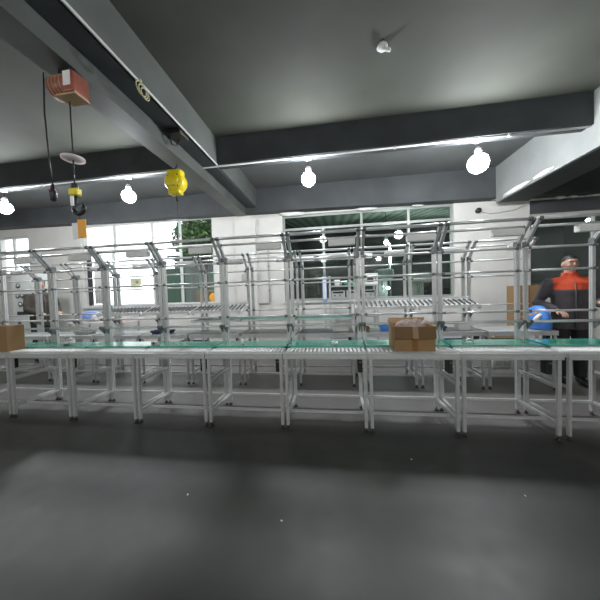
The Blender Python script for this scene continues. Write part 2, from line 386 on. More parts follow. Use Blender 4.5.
# conduit under the cross beam and along the left beam edge
t = thing('wall_conduit', 'white conduit running under the dark cross beam', 'pipe', (0, 3.93, 3.385))
mb(M['conduit']).tube([(XL + .05, 0, 0), (3.38, 0, 0)], .014, 8).build('pipe', t)
for k in range(9): mb(M['conduit']).box(-9.6 + k * 1.5, -9.57 + k * 1.5, -.018, .018, -.016, .014).build('clip', t)
tag(mb(M['conduit']).tube([(-1.80, YB + .1, 3.39), (-1.795, 2.0, 3.388), (-1.79, 3.88, 3.386)], .012, 8).build('cable_conduit'), 'thin pale conduit along the lower edge of the left ceiling beam', 'pipe')
t = thing('cable_coil', 'pale coil of cable hung on the left ceiling beam', 'cable', (-1.775, 2.27, 3.32))
for k in range(3): mb(M['rope']).torus((.004 * k, .02 * k, -.012 * k),   .065 - .006 * k, .006, 'x', 24, .9).build('loop', t)
mb(M['rope']).tube([(0, 0, .07), (-.01, .0, .085)], .012, 6).build('tie', t)
t = thing('cable_trolley', 'dark cable trolley clamped under the left ceiling beam', 'trolley', (-1.92, 3.05, 3.385))
mb(M['black']).box(-.10, .10, -.10, .10, -.05, 0, .012).build('carriage', t)
mb(M['black']).tube([(-.05, -.08, -.05), (-.06, -.03, -.14), (-.03, .03, -.13), (-.02, .07, -.05)], .014, 8).build('cable_loop', t)
mb(M['darkmetal']).lathe([(.025, -.11), (.03, -.105), (.03, -.095), (.025, -.09)], (.09, 0, -.03), 14, 'y').build('wheel', t)
t = thing('ceiling_sensor', 'small pale fitting on the ceiling near the top centre', 'ceiling fitting', (.545, 2.78, ZC))
mb(M['white_pl']).lathe([(.05, 0), (.055, -.02), (.04, -.035), (.03, -.05)], seg=16).build('base', t)
mb(M['white_pl']).tube([(.02, 0, -.04), (.07, -.02, -.075)], .018, 8).build('arm', t)

# ------------------------------------------------------------------ hoists
hx, hy = -2.10, 1.86
t = thing('chain_hoist', 'red chain hoist with white plate at the top left', 'hoist', (hx, hy, 2.97))
mb(M['red']).lathe([(.02, -.19), (.095, -.185), (.115, -.165), (.115, .03), (.10, .05), (.02, .05)], (0, 0, .12), 24, 'x').build('motor_housing', t)
hb = mb(M['red']).box(.03, .16, -.10, .10, .0, .23, .02).build('gear_case', t)
mb(M['white_pl']).box(.045, .135, -.106, -.1005, .06, .215).build('white_plate', hb)
for k in range(4): mb(M['carton_in']).torus((-.13 + k * .045, 0, .12), .117, .004, 'x', 24).build('cooling_fin', t)
mb(M['carton_in']).box(-.08, .17, -.09, .09, -.022, -.002, .006).build('bottom_cover', t)
for q in t.children: q.scale = (.72,) * 3
mb(M['darkmetal']).tube([(0, 0, .12), (0, 0, .217)], .018, 10).box(-.05, .05, -.04, .04, .18, .216).build('suspension', t)
ch = mb(M['darkmetal'])
for k in range(38):
    z = -.03 - k * .0175
    if k % 2: ch.torus((0, 0, z), .006, .0022, 'y', 8, 1.7)
    else: ch.torus((0, 0, z), .006, .0022, 'x', 8, 1.7)
ch.tube([(.0, 0, -.02), (0, 0, -.69)], .0022, 5)
ch.build('load_chain', t)
mb(M['pink']).lathe([(.02, -.47), (.08, -.475), (.08, -.49), (.02, -.495)], seg=20).build('chain_disc', t)['label'] = 'pale round disc on the chain'
hk = mb(M['yellow']).box(-.04, .04, -.028, .028, -.785, -.725, .012).build('hook_block', t)
mb(M['darkmetal']).lathe([(.018, -.725), (.024, -.72), (.024, -.69), (.012, -.68)], seg=14).build('swivel', hk)
hp = [(0, 0, -.785), (.0, 0, -.85)] + [(.028 + .048 * math.cos(a), 0, -.885 + .048 * math.sin(a)) for a in [PI * .93 + PI * 1.28 * k / 12 for k in range(13)]]
mb(M['darkmetal']).tube(hp, [.014, .015] + [.015 + .004 * math.sin(PI * k / 12) - .008 * (k > 10) for k in range(13)], 10).build('hook', hk)
mb(M['white_pl']).box(-.025, .005, -.022, -.0165, -.87, -.79).build('hook_label', hk)
g = thing('warning_tag', 'orange and white card tag hanging from the hoist hook', 'tag', (hx + .03, hy, 1.86))
mb(M['orange']).box(-.02, .055, -.004, .004, -.02, .13).build('orange_card', g)
mb(M['white_pl']).box(-.075, -.021, -.003, .003, -.025, .105).build('white_card', g)
mb(M['darkmetal']).tube([(.0, 0, .125), (0, 0, .178)], .003, 6).build('tie', g)
t = thing('pendant_control', 'black pendant controller on a cable left of the hoist hook', 'hoist control', (-2.235, 1.80, 2.15))
mb(M['black']).tube([(-.06, .03, 1.03), (-.035, .0, .7), (-.02, 0, .35), (0, 0, .10)], .0055, 8).build('cable', t)
mb(M['black']).lathe([(.01, -.02), (.022, -.012), (.024, .05), (.014, .09), (.008, .12)], seg=14).build('handset', t)
mb(M['redp']).lathe([(.007, -.032), (.007, -.022)], (0, 0, .06), 10, 'y').build('button', t)
t = thing('spring_balancer', 'yellow spring balancer hanging from the crane girder', 'balancer', (-2.19, 3.4, 2.74))
body = mb(M['yellow']).lathe([(.03, -.085), (.115, -.08), (.135, -.06), (.14, 0), (.135, .06), (.115, .08), (.03, .085)], (0, 0, .20), 28, 'y')
body.box(-.11, .11, -.065, .065, .10, .37, .03).box(-.10, .075, -.06, .06, .03, .14, .02)
bo = body.build('housing', t)
mb(M['yellow']).lathe([(.02, -.10), (.085, -.098), (.09, -.086)], (0, 0, .21), 20, 'y').build('drum_cover', bo)
for a in range(4): mb(M['darkmetal']).lathe([(.008, -.093), (.008, -.08)], (.105 * math.cos(a * PI / 2 + .8), 0, .2 + .105 * math.sin(a * PI / 2 + .8)), 8, 'y').build('bolt', bo)
mb(M['darkmetal']).tube([(-.01, 0, .36), (-.012, 0, .40), (.02, 0, .42), (.025, 0, .445)], .013, 8).build('top_hook', t)
mb(M['darkmetal']).tube([(0, 0, .04), (0, 0, -.52)], .0035, 6).build('wire_rope', t)
mb(M['darkmetal']).lathe([(.006, .02), (.02, .01), (.02, -.03), (.006, -.04)], (0, 0, -.02), 12).build('rope_stop', t)
mb(M['darkmetal']).torus((0, 0, -.54), .02, .005, 'y', 16).build('rope_hook', t)

# ------------------------------------------------------------------ the conveyor benches
def foot(parent, x, y):
    mb(M['black']).lathe([(.021, 0), (.022, .008), (.012, .016), (.006, .02), (.006, .05)], (x, y, 0), 14).build('levelling_foot', parent)
def make_bench(kind):
    L, D = .80, .53
    t = thing('conveyor_bench', 'bench', 'workbench')
    A = M['alu']; xa, xb = .027, L - .027
    for x in (xa, xb):
        lg = mb(A).profile((x, .018, .04), (x, .018, .694), .027).build('leg', t); foot(lg, x, .018)
        po = mb(A).profile((x, D - .02, .04), (x, D - .02, 1.765), .036).build('post', t); foot(po, x, D - .02)
        mb(A).profile((x, .036, .135), (x, D - .041, .135), .024).build('side_rail', t)
        mb(M['alu_dull']).profile((x, .036, .45), (x, D - .041, .45), .024).build('side_rail', t)
        sg = mb(A).profile((x, .018, .722), (x, D - .041, .722), .035).build('side_beam', t)
        # arm leaning forward from the post top
        ar = mb(M['alu_dull']).profile((x, D - .03, 1.745), (x, .325, 1.95), .030).build('arm', t)
        mb(M['clamp']).box(x - .022, x + .022, D - .055, D + .004, 1.715, 1.775, .006).build('arm_clamp', ar)
        # bracket carrying the shelf rail
        br = mb(M['clamp'])
        br.add([(x - .006, D - .041, .95), (x - .006, D - .041, .88), (x - .006, D - .115, .95), (x + .006, D - .041, .95), (x + .006, D - .041, .88), (x + .006, D - .115, .95)],
               [(0, 1, 2), (3, 5, 4), (0, 3, 4, 1), (1, 4, 5, 2), (0, 2, 5, 3)])
        br.build('shelf_bracket', t)
    for y in (.12, D - .02):
        mb(A).profile((xa + .018, y, .135), (xb - .018, y, .135), .022).build('stretcher', t)
    mb(A).profile((.004, .0, .722), (L - .004, .0, .722), .026, .055).build('front_beam', t)
    mb(A).profile((xa + .021, D - .02, .722), (xb - .021, D - .02, .722), .035).build('rear_beam', t)
    if kind == 'front': mb(M['belt']).box(.012, L - .012, .215, D - .043, .762, .778).use(M['alu']).box(.05, L - .05, .22, D - .05, .741, .761).build('belt', t)
    sr = mb(A).tube([(.0, D - .10, .966), (L, D - .10, .966)], .014, 10).build('shelf_rail', t)
    for q in (0, L - .035): mb(M['clamp']).tube([(q, D - .10, .966), (q + .035, D - .10, .966)], .0175, 10).build('joint', sr)
    for z in (1.065, 1.477, 1.705):
        r = mb(A).tube([(.005, D - .052, z), (L - .005, D - .052, z)], .0115, 10).build('back_rail', t)
        for x in (xa + .02, xb - .02): mb(M['clamp']).box(x - .016, x + .016, D - .068, D - .037, z - .014, z + .014, .004).build('clamp', r)
    for y, z, rr in ((.315, 1.957, .016), (.385, 1.898, .013)):
        r = mb(A).tube([(0, y, z), (L, y, z)], rr, 10).build('top_rail', t)
        for q in (.012, L - .05): mb(M['clamp']).tube([(q, y, z), (q + .038, y, z)], rr + .004, 10).build('joint', r)
    sx = mb(M['white_pl']).box(.46, .74, .34, .40, 1.815, 1.88, .006).build('socket_box', t)
    for k in range(3): mb(M['white_pl']).box(.49 + k * .085, .545 + k * .085, .3365, .3395, 1.828, 1.868).build('socket', sx)
    cb = mb(M['black']).box(xb - .062, xb - .02, .05, .13, .55, .685, .006).build('control_box', t)
    mb(M['clamp']).lathe([(.01, -.012), (.01, 0)], (xb - .04, .05, .65), 10, 'y').build('knob', cb)
    if kind == 'front':
        tr = mb(A).box(.01, L - .01, .040, .046, .725, .753).box(.01, L - .01, .196, .206, .725, .755).box(.01, L - .01, .046, .196, .7, .712).build('roller_track', t)
        first = None
        for k in range(20):
            if first is None:
                first = mb(M['roller']).lathe([(.004, -.074), (.0125, -.072), (.0125, .072), (.004, .074)], (0, 0, 0), 12, 'y').build('roller', tr); o = first
            else:
                o = first.copy(); COL.objects.link(o)
            o.location = (.03 + k * .0389, .121, .7455)
        tr.name = 'roller_track'
    else:
        mb(M['deck']).box(.01, L - .01, .016, D - .043, .741, .7515).build('front_board', t)
        if 'track' in kind:
            w = mb(M['white_pl']).box(.0, L, .070, .078, 1.058, 1.098).box(.0, L, .412, .42, 1.15, 1.20)
            w.add([(0, .078, 1.074), (L, .078, 1.074), (L, .412, 1.168), (0, .412, 1.168), (0, .078, 1.066), (L, .078, 1.066), (L, .412, 1.160), (0, .412, 1.160)], [(0, 1, 2, 3), (7, 6, 5, 4), (0, 4, 5, 1), (2, 6, 7, 3), (0, 3, 7, 4), (1, 5, 6, 2)])
            w = w.build('flow_track', t)
            for s in (xa, xb): mb(M['alu_dull']).bar((s, .07, 1.048), (s, D - .041, 1.145), .018).build('track_support', w)
            f = None
            for k in range(12):
                if f is None:
                    f = mb(M['clamp']).lathe([(.005, -.10), (.012, -.098), (.012, .098), (.005, .10)], (0, 0, 0), 12, 'y').build('wheel', w); o = f
                else: o = f.copy(); COL.objects.link(o)
                o.location = (.035 + k * .066, .245, 1.134); o.rotation_euler.x = .274
        if 'shelf' in kind:
            w = mb(M['greenshelf']).box(.012, L - .012, .05, D - .075, .945, .957).build('green_shelf', t)
            mb(A).box(.01, L - .01, .030, .049, .925, .955).build('shelf_edge', w)
            for s in (xa, xb): mb(M['alu_dull']).bar((s, .05, .930), (s, D - .041, .930), .02).build('shelf_support', w)
    return t
FX0, FY = -3.72, 2.405
front_labels = {
 -1: 'front-row aluminium bench at the far left edge, under the sealed brown carton',
 0: 'front-row aluminium bench with tangled clear wrap on its belt, second from the left',
 1: 'front-row aluminium bench third from the left, right of the one with tangled wrap',
 2: 'front-row aluminium bench with a small grey device on its belt, fourth from the left',
 3: 'front-row aluminium bench with a small white cup on its green belt, fifth from left',
 4: 'front-row aluminium bench with a tape roll on its green belt, near picture centre',
 5: 'front-row aluminium bench carrying the open brown carton',
 6: 'front-row aluminium bench with a small metal clamp on its belt, right of the open carton',
 7: 'front-row aluminium bench at the far right edge, before the person in orange'}
proto = make_bench('front')
for i, k in enumerate(sorted(front_labels)):
    o = proto if i == 0 else copy_tree(proto)
    o.location = (FX0 + .8 * k + (.03 if k == 7 else 0), FY, 0)
    if k == 7: o.scale.x = .80            # the end bench is shorter
    tag(o, front_labels[k], 'workbench', 'front row of aluminium conveyor benches')
SX0, SY = 2.75, 3.565
ords = ['right-end', 'second from the right', 'third from the right', 'fourth from the right', 'fifth from the right', 'sixth from the right', 'seventh from the right', 'eighth from the right', 'ninth from the right', 'tenth from the right', 'far left']
protos = {}
for j in range(1, 12):
    kind = 'shelf' if j in (4, 5) else 'track_shelf' if j == 6 else ('plain' if j in (1, 9, 10, 11) else 'track')
    if kind not in protos: protos[kind] = o = make_bench(kind)
    else: o = copy_tree(protos[kind])
    o.location = (SX0 - .825 * j, SY, 0)
    extra = {'track_shelf': 'with white wheel track over green shelf', 'shelf': 'with a green upper shelf', 'track': 'with a white wheel track above', 'plain': 'with no upper track'}[kind]
    tag(o, 'back-row bench %s, %s of its row' % (extra, ords[j - 1]), 'workbench', 'back row of aluminium conveyor benches')

# ------------------------------------------------------------------ things on the benches
def carton(label, x, y, z, w, d, h, wrap, flaps=True, rz=0):
    t = thing('cardboard_box', label, 'box', (x, y, z), rz)
    th = .005; c = M['carton']
    s = mb(c).box(0, w, 0, th, 0, h).box(0, w, d - th, d, 0, h).box(0, th, th, d - th, 0, h).box(w - th, w, th, d - th, 0, h).box(th, w - th, th, d - th, 0, th)
    s.build('box_body', t)
    mb(M['tape']).box(w * .5 - .025, w * .5 + .025, -.0012, -.0002, 0, h).build('tape', t)
    if flaps:
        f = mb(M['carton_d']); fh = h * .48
        f.add([(-.004, -.004, h), (w + .004, -.004, h), (w + .002, -.024, h - fh), (-.002, -.024, h - fh), (-.004, .0, h), (w + .004, .0, h), (w + .002, -.020, h - fh), (-.002, -.020, h - fh)],
              [(0, 1, 2, 3), (7, 6, 5, 4), (0, 4, 5, 1), (2, 6, 7, 3), (0, 3, 7, 4), (1, 5, 6, 2)])
        fo = f.build('front_flap', t)
        mb(M['tape']).bar((w * .5, -.0065, h), (w * .5, -.030, h - fh), .05, .002).build('flap_tape', fo)
        for s, n in ((-1, 'side_flap'), (1, 'side_flap')):
            f = mb(M['carton_in']); x0 = 0 if s < 0 else w; dx = s * .012; zz = .03 if s < 0 else .012
            f.add([(x0, .01, h), (x0, d - .01, h), (x0 + dx, d + .005, h + zz), (x0 + dx, -.0, h + zz), (x0, .01, h - .004), (x0, d - .01, h - .004), (x0 + dx, d + .005, h + zz - .004), (x0 + dx, 0, h + zz - .004)],
                  [(0, 1, 2, 3), (7, 6, 5, 4), (0, 4, 5, 1), (2, 6, 7, 3), (0, 3, 7, 4), (1, 5, 6, 2)])
            f.build(n, t)
        f = mb(M['carton_in']); f.add([(0, d - .004, h), (w, d - .004, h), (w, d + .03, h + .055), (0, d + .03, h + .055), (0, d, h), (w, d, h), (w, d + .034, h + .055), (0, d + .034, h + .055)],
                  [(0, 1, 2, 3), (7, 6, 5, 4), (0, 4, 5, 1), (2, 6, 7, 3), (0, 3, 7, 4), (1, 5, 6, 2)])
        f.build('rear_flap', t)
    else:
        tp = mb(c).box(0, w, 0, d * .5 - .002, h, h + .005).box(0, w, d * .5 + .002, d, h, h + .005)
        tp.build('top_flaps', t)
        mb(M['tape']).box(-.001, w + .001, d * .5 - .025, d * .5 + .025, h + .0052, h + .0062).build('top_tape', t)
    return t
c1 = carton('open brown cardboard box with front flap folded down, on the front row', .53, FY + .032, .7595, .352, .27, .225, True)
wp = thing('plastic_packing', 'crumpled pinkish plastic packing sticking out of the open brown box', 'packing', (.71, FY + .175, .79))
w = mb(M['bubble']); w.ball((-.03, 0, .13), (.13, .10, .115), 4, .05).ball((.06, .02, .15), (.09, .08, .098), 4, .06)
w.build('crumpled_sheet', wp)
mb(M['pink']).tube([(.08, -.03, .19), (.12, -.05, .235), (.155, -.06, .222)], [.014, .022, .006], 8).build('loose_corner', wp)
c2 = carton('sealed brown cardboard box at the far left edge of the front row', -4.10, FY + .03, .7560, .34, .17, .29, True, False)
wp = thing('bubble_wrap_bundle', 'clear bubble wrap bundle in front of the left brown box', 'packing', (-4.0, FY - .0, .757))
mb(M['bubble_w']).ball((0, -.0, .11), (.075, .022, .085), 4, .05).ball((-.05, .0, .075), (.09, .022, .075), 4, .05).build('wrap', wp)
wp = thing('clear_wrap_tangle', 'tangle of clear wrap and cable on the left green belt', 'packing', (-3.28, FY + .30, .779))
w = mb(M['bubble_w'])
for k in range(9):
    a = k * .7; w.torus((.015 * math.cos(a * 3), .02 * math.sin(a * 2), .045 + .004 * k), .06 + .012 * math.sin(a), .006, 'y' if k % 2 else 'z', 20, .6)
w.ball((0, 0, .038), (.09, .05, .037), 3, .1); w.build('wrap', wp)
mb(M['darkmetal']).torus((.03, -.02, .07), .04, .004, 'y', 18, .8).build('cable', wp)
t = thing('small_device', 'small grey device standing on the belt, left of centre', 'device', (-2.06, FY + .25, .779))
mb(M['greymach']).box(-.04, .04, -.025, .025, 0, .045, .006).build('case', t); mb(M['darkmetal']).lathe([(.012, -.03), (.012, -.024)], (0, 0, .025), 12, 'y').build('dial', t)
t = thing('plastic_cup', 'small white plastic cup tipped on the green belt', 'cup', (-1.03, FY + .30, .779))
mb(M['white_pl']).lathe([(.018, 0), (.026, .045), (.0235, .045), (.016, .004)], seg=18).build('cup_body', t); mb(M['white_pl']).torus((0, 0, .045), .026, .0025, 'z', 18).build('rim', t)
t = thing('tape_roll', 'small pale tape roll lying on the green belt near the centre', 'tape roll', (-.02, FY + .29, .779))
mb(M['white_pl']).lathe([(.018, 0), (.034, 0), (.034, .026), (.018, .026), (.018, 0)], seg=22).build('tape', t); mb(M['carton']).lathe([(.0155, .001), (.0178, .001), (.0178, .025), (.0155, .025), (.0155, .001)], seg=22).build('core', t)
t = thing('pipe_clamp', 'small bright metal pipe clamp lying on the belt right of the open box', 'clamp', (1.29, FY + .30, .779))
mb(M['alu']).box(-.045, .045, -.018, .018, 0, .014, .003).tube([(-.03, 0, .02), (-.015, 0, .04), (.015, 0, .04), (.03, 0, .02)], .009, 8).build('saddle', t)
for s in (-.036, .036): mb(M['darkmetal']).lathe([(.008, .014), (.008, .022)], (s, 0, 0), 6).build('bolt', t)

for x, y, lab in ((-1.02, 1.55, 'tiny scrap of paper on the dark floor left of centre, in the foreground'), (-.35, 1.42, 'tiny paper scrap on the foreground floor nearest to the viewer'), (.55, 2.05, 'tiny paper scrap on the floor before the bench with the open carton'), (1.15, 1.75, 'tiny paper scrap on the floor at the right foreground')):
    b = mb(M['white_pl']); b.add([(-.007, -.004, .001), (.006, -.005, .002), (.008, .004, .001), (-.005, .005, .003), (0, 0, .005)], [(0, 1, 4), (1, 2, 4), (2, 3, 4), (3, 0, 4), (3, 2, 1, 0)])
    tag(b.build('paper_scrap', None, None, (x, y, 0), x), lab, 'litter')
# ------------------------------------------------------------------ clutter between the rows and the back wall
def crate(label, x, y, z, w, d, h, m, cat='crate', name='storage_crate'):
    t = thing(name, label, cat, (x, y, z)); th = .012
    mb(M[m]).box(0, w, 0, th, 0, h).box(0, w, d - th, d, 0, h).box(0, th, th, d - th, 0, h).box(w - th, w, th, d - th, 0, h).box(th, w - th, th, d - th, 0, th).build('crate_body', t)
    mb(M[m]).box(-.012, w + .012, -.012, .0, h - .03, h).box(-.012, w + .012, d, d + .012, h - .03, h).box(-.012, 0, 0, d, h - .03, h).box(w, w + .012, 0, d, h - .03, h).build('rim', t)
    return t
def table(name, label, x0, x1, y0, y1, h, m):
    t = thing(name, label, 'table', (x0, y0, 0)); W, D = x1 - x0, y1 - y0
    mb(M[m]).box(0, W, 0, D, h - .035, h, .004).build('table_top', t)
    for x in (.04, W - .04):
        for y in (.04, D - .04): mb(M['alu_dull']).bar((x, y, 0), (x, y, h - .035), .035).build('leg', t)
    mb(M['alu_dull']).bar((.06, .04, .15), (W - .06, .04, .15), .025).build('stretcher', t); mb(M['alu_dull']).bar((.06, D - .04, .15), (W - .06, D - .04, .15), .025).build('stretcher', t)
    return t
table('packing_table', 'pale table at the left behind the back row, piled with blue plastic', -6.0, -4.6, 4.95, 5.5, .82, 'pink')
t = thing('plastic_bag_pile', 'crumpled blue plastic bag on the pale table at the left', 'bag', (-5.62, 5.2, .85))
mb(M['blue_pale']).ball((0, 0, .10), (.22, .16, .12), 4, .05).ball((-.12, -.02, .07), (.15, .14, .082), 4, .06).build('bag', t); mb(M['white_pl']).ball((.19, -.04, .08), (.12, .1, .09), 4, .06).build('white_lining', t)
t = thing('spray_bottle', 'green bottle standing beside the blue plastic at the left', 'bottle', (-5.25, 5.3, .821))
mb(M['greenp']).lathe([(.06, 0), (.075, .02), (.075, .30), (.05, .37), (.03, .39)], seg=18).build('bottle_body', t); mb(M['white_pl']).lathe([(.036, .39), (.036, .44), (.02, .45)], seg=14).build('cap', t)
crate('shallow pinkish white tray on the pale table at the left', -5.12, 5.0, .821, .42, .3, .09, 'pink', 'tray', 'parts_tray')
t = thing('electrical_cabinet', 'white control cabinet with dark gauges at the left edge', 'cabinet', (-7.50, 5.0, 0))
cbx = mb(M['cabinet']).box(0, .62, 0, .42, .05, 1.98, .015).build('cabinet_body', t)
mb(M['darkmetal']).box(.03, .59, .03, .39, 0, .05).build('plinth', t)
d = mb(M['cabinet']).box(.03, .59, -.015, -.001, .10, 1.94, .005).build('door', t)
for x, z, r in ((.22, 1.70, .055), (.20, 1.46, .05), (.32, 1.47, .05), (.26, 1.27, .06)):
    gz = mb(M['clamp']).lathe([(r, -.032), (r, -.016)], (x, 0, z), 18, 'y').build('gauge', d); mb(M['white_pl']).lathe([(r * .55, -.034), (r * .55, -.0325)], (x, 0, z), 16, 'y').build('dial', gz)
mb(M['black']).box(.16, .50, -.03, -.016, 1.02, 1.10).build('display', d); mb(M['black']).box(.16, .24, -.03, -.016, .82, .86).build('switch', d)
mb(M['darkmetal']).box(.54, .565, -.04, -.016, .95, 1.1).build('handle', d)
t = thing('equipment_rack', 'grey equipment rack in front of the middle window', 'rack', (-.13, 5.15, 0))
for x in (.02, .94):
    for y in (.02, .40): mb(M['alu_dull']).bar((x, y, 0), (x, y, 1.66 if y > .2 else 1.45), .035).build('upright', t)
for z in (.3, .8, 1.18, 1.42): mb(M['greymach']).box(0, .96, 0, .42, z, z + .025).build('shelf', t)
for k in range(3):
    u = mb(M['greymach']).box(.05 + k * .3, .32 + k * .3, .05, .36, 1.206, 1.34, .006).build('drawer_unit', t)
    mb(M['black']).box(.08 + k * .3, .29 + k * .3, .046, .0495, 1.29, 1.325).build('slot', u)
    for q in (.12, .22): mb(M['black']).lathe([(.014, -.008), (.014, -.0005)], (q + k * .3, .05, 1.245), 10, 'y').build('knob', u)
t = thing('white_mug', 'white mug on the top shelf of the grey rack', 'mug', (.04, 5.35, 1.4455))
mb(M['white_pl']).lathe([(.045, 0), (.055, .12), (.05, .12), (.042, .006)], seg=18).build('mug_body', t); mb(M['white_pl']).torus((.068, 0, .06), .028, .007, 'y', 14).build('handle', t)
t = thing('green_parts_heap', 'green bundle of parts on top of the grey rack', 'parts', (.26, 5.34, 1.456))
mb(M['greenp']).ball((0, 0, .045), (.09, .06, .045), 3, .12).ball((.09, .0, .03), (.07, .05, .03), 3, .12).build('bundle', t); mb(M['white_pl']).bar((-.05, -.03, .085), (.09, -.03, .07), .012).build('strip', t)
t = thing('test_instrument', 'pale boxy instrument on the right of the grey rack', 'instrument', (.60, 5.22, 1.4455))
mb(M['cabinet']).box(0, .24, 0, .22, 0, .22, .012).build('case', t); mb(M['black']).box(.03, .15, -.004, -.0005, .05, .17).build('screen', t); mb(M['clamp']).lathe([(.018, -.015), (.018, -.0005)], (.195, 0, .12), 12, 'y').build('knob', t)
t = thing('light_panel', 'long white light housing low in front of the middle window', 'lamp', (-.95, 5.6, 2.02))
mb(M['white_pl']).box(0, 1.75, 0, .12, 0, .10, .01).build('housing', t); mb(M['black']).box(.50, .62, -.01, -.001, .01, .09).build('control', t)
for x in (.25, 1.5): mb(M['alu_dull']).bar((x, .06, -2.02), (x, .06, 0), .03).build('stand_pole', t); 
for x in (.25, 1.5): mb(M['alu_dull']).box(x - .15, x + .15, -.1, .22, -2.02, -2.0).build('stand_base', t)
t = thing('blue_sign_board', 'narrow blue board leaning below the middle window left side', 'board', (-.30, 6.11, 1.10))
mb(M['blue_pale']).box(0, .1, 0, .012, 0, .60).build('board', t); mb(M['white_pl']).box(.012, .088, -.002, -.0005, .06, .54).build('face', t); mb(M['alu_dull']).box(.03, .07, .013, .03, -1.10, .5).build('post', t)
# floor-level stuff under the back row
crate('dull red crate on the floor between the rows and the white pillar', -1.45, 5.2, 0, .5, .34, .26, 'redp')
t = thing('cloth_bundle', 'dull red cloth bundle on the floor beside the red crate', 'cloth', (-1.95, 5.3, 0)); mb(M['redp']).ball((0, 0, .10), (.28, .16, .10), 4, .07).ball((.15, -.03, .08), (.17, .12, .08), 4, .07).build('bundle', t); mb(M['black']).torus((0, 0, .12), .15, .012, 'x', 20, .7).build('strap', t)
crate('dark navy crate on the floor behind the back row, right part', 2.15, 5.2, 0, .42, .34, .30, 'navy')
crate('black crate on the floor behind the back row below the open box', .90, 5.25, 0, .45, .34, .24, 'black')
crate('white crate on the floor behind the back row near the centre', -.35, 5.70, 0, .55, .32, .28, 'white_pl')
crate('black crate on the floor behind the back row at the left', -3.6, 5.2, 0, .6, .34, .30, 'black')
crate('grey crate on the floor beside the black left crate', -2.75, 5.25, 0, .5, .34, .26, 'greymach')
crate('blue crate standing on the floor right of the black crate', 1.42, 5.35, 0, .45, .34, .26, 'blue_pale')
for x, y, z, m, w, h, lab in ((.62, SY + .10, .7535, 'blue', .20, .07, 'small blue tray on the back row above the open box'), (-.05, SY + .12, .7535, 'white_pl', .22, .05, 'small white tray on the back row near the centre'),
                     (1.30, SY + .10, .7535, 'navy', .16, .06, 'small navy tray on the back row right of the open box'), (1.62, SY + .1, .7535, 'white_pl', .14, .09, 'small white parts bin on the back row beside the navy tray'),
                     (.30, SY + .1, .7535, 'carton', .15, .06, 'small brown tray on the back row left of the blue tray'), (-2.9, SY + .1, .7535, 'navy', .30, .05, 'low dark tray on the back row at the left'),
                     (-4.3, SY + .1, .7535, 'greymach', .26, .06, 'low grey tray on the back row at the far left')):
    crate(lab, x, y, z, w, .13, h, m, 'tray', 'parts_tray')
bd = carton('large brown carton behind the blue bag at the right', 2.98, 4.75, .62, .42, .2, .70, False, False)
table('low_stand', 'low pale stand under the large brown carton at the right', 2.92, 3.5, 4.70, 5.0, .62, 'wood')
t = thing('carrier_bag', 'bright blue carrier bag on the right end of the back row', 'bag', (2.60, SY + .18, .7535))
bg = mb(M['blue']); bg.tube([(.02, 0, 0), (.02, 0, .02), (.02, 0, .16), (.03, 0, .26), (.04, 0, .30)], [(.10, .17), (.11, .19), (.10, .18), (.07, .13), (.025, .06)], 20)
bg.build('bag_body', t); mb(M['white_pl']).tube([(-.16, -.10, .05), (-.05, -.12, .17), (.02, -.115, .22)], [.012, .03, .01], 8).build('white_corner', t); mb(M['orange']).tube([(-.21, -.06, .16), (-.10, -.1, .20), (.0, -.09, .24)], .008, 8).build('handle', t)
crate('pale wooden box on the floor stand under the right end of the back row', 2.50, 4.45, .50, .30, .25, .14, 'wood', 'box', 'wooden_box')
table('floor_stand', 'small dark stand carrying the pale wooden box', 2.42, 2.78, 4.38, 4.68, .50, 'black')
# wall fittings
t = thing('wall_pipe', 'thin grey pipe on the white wall between the two windows', 'pipe', (-1.62, 6.17, 0))
mb(M['greymach']).tube([(0, 0, 2.4), (0, 0, 1.12), (-.02, 0, 1.09), (-.40, 0, 1.08)], .013, 8).build('pipe', t)
for z in (1.4, 2.0): mb(M['clamp']).box(-.022, .022, -.016, .016, z, z + .02).build('clip', t)
t = thing('socket_plate', 'grey switch box with cables on the white pillar', 'switch', (-2.2, 6.09, 1.75))
mb(M['greymach']).box(-.07, .07, -.05, 0, -.08, .08, .008).build('box', t); mb(M['black']).tube([(0, -.02, .08), (.03, -.02, .2), (.10, -.02, .26)], .008, 6).build('cable', t)
t = thing('wall_camera', 'small black camera on the white wall right of the middle window', 'camera', (3.16, 6.195, 3.0))
mb(M['black']).lathe([(.02, 0), (.055, -.01), (.06, -.05), (.05, -.08), (.02, -.09)], (0, 0, 0), 18, 'y').build('camera_body', t)
mb(M['conduit']).tube([(.05, -.02, .0), (.25, -.02, -.08), (.7, -.02, -.04), (.95, -.10, .08)], .009, 6).build('cable', t)
t = thing('wall_notice', 'small yellowish notice with green print on the bright left window', 'notice', (-5.32, 6.235, 1.72))
mb(M['paper']).box(-.16, .16, 0, .004, -.12, .14).build('sheet', t); mb(M['paper_g']).ball((.03, -.002, .04), (.05, .002, .045), 2).build('print', t)
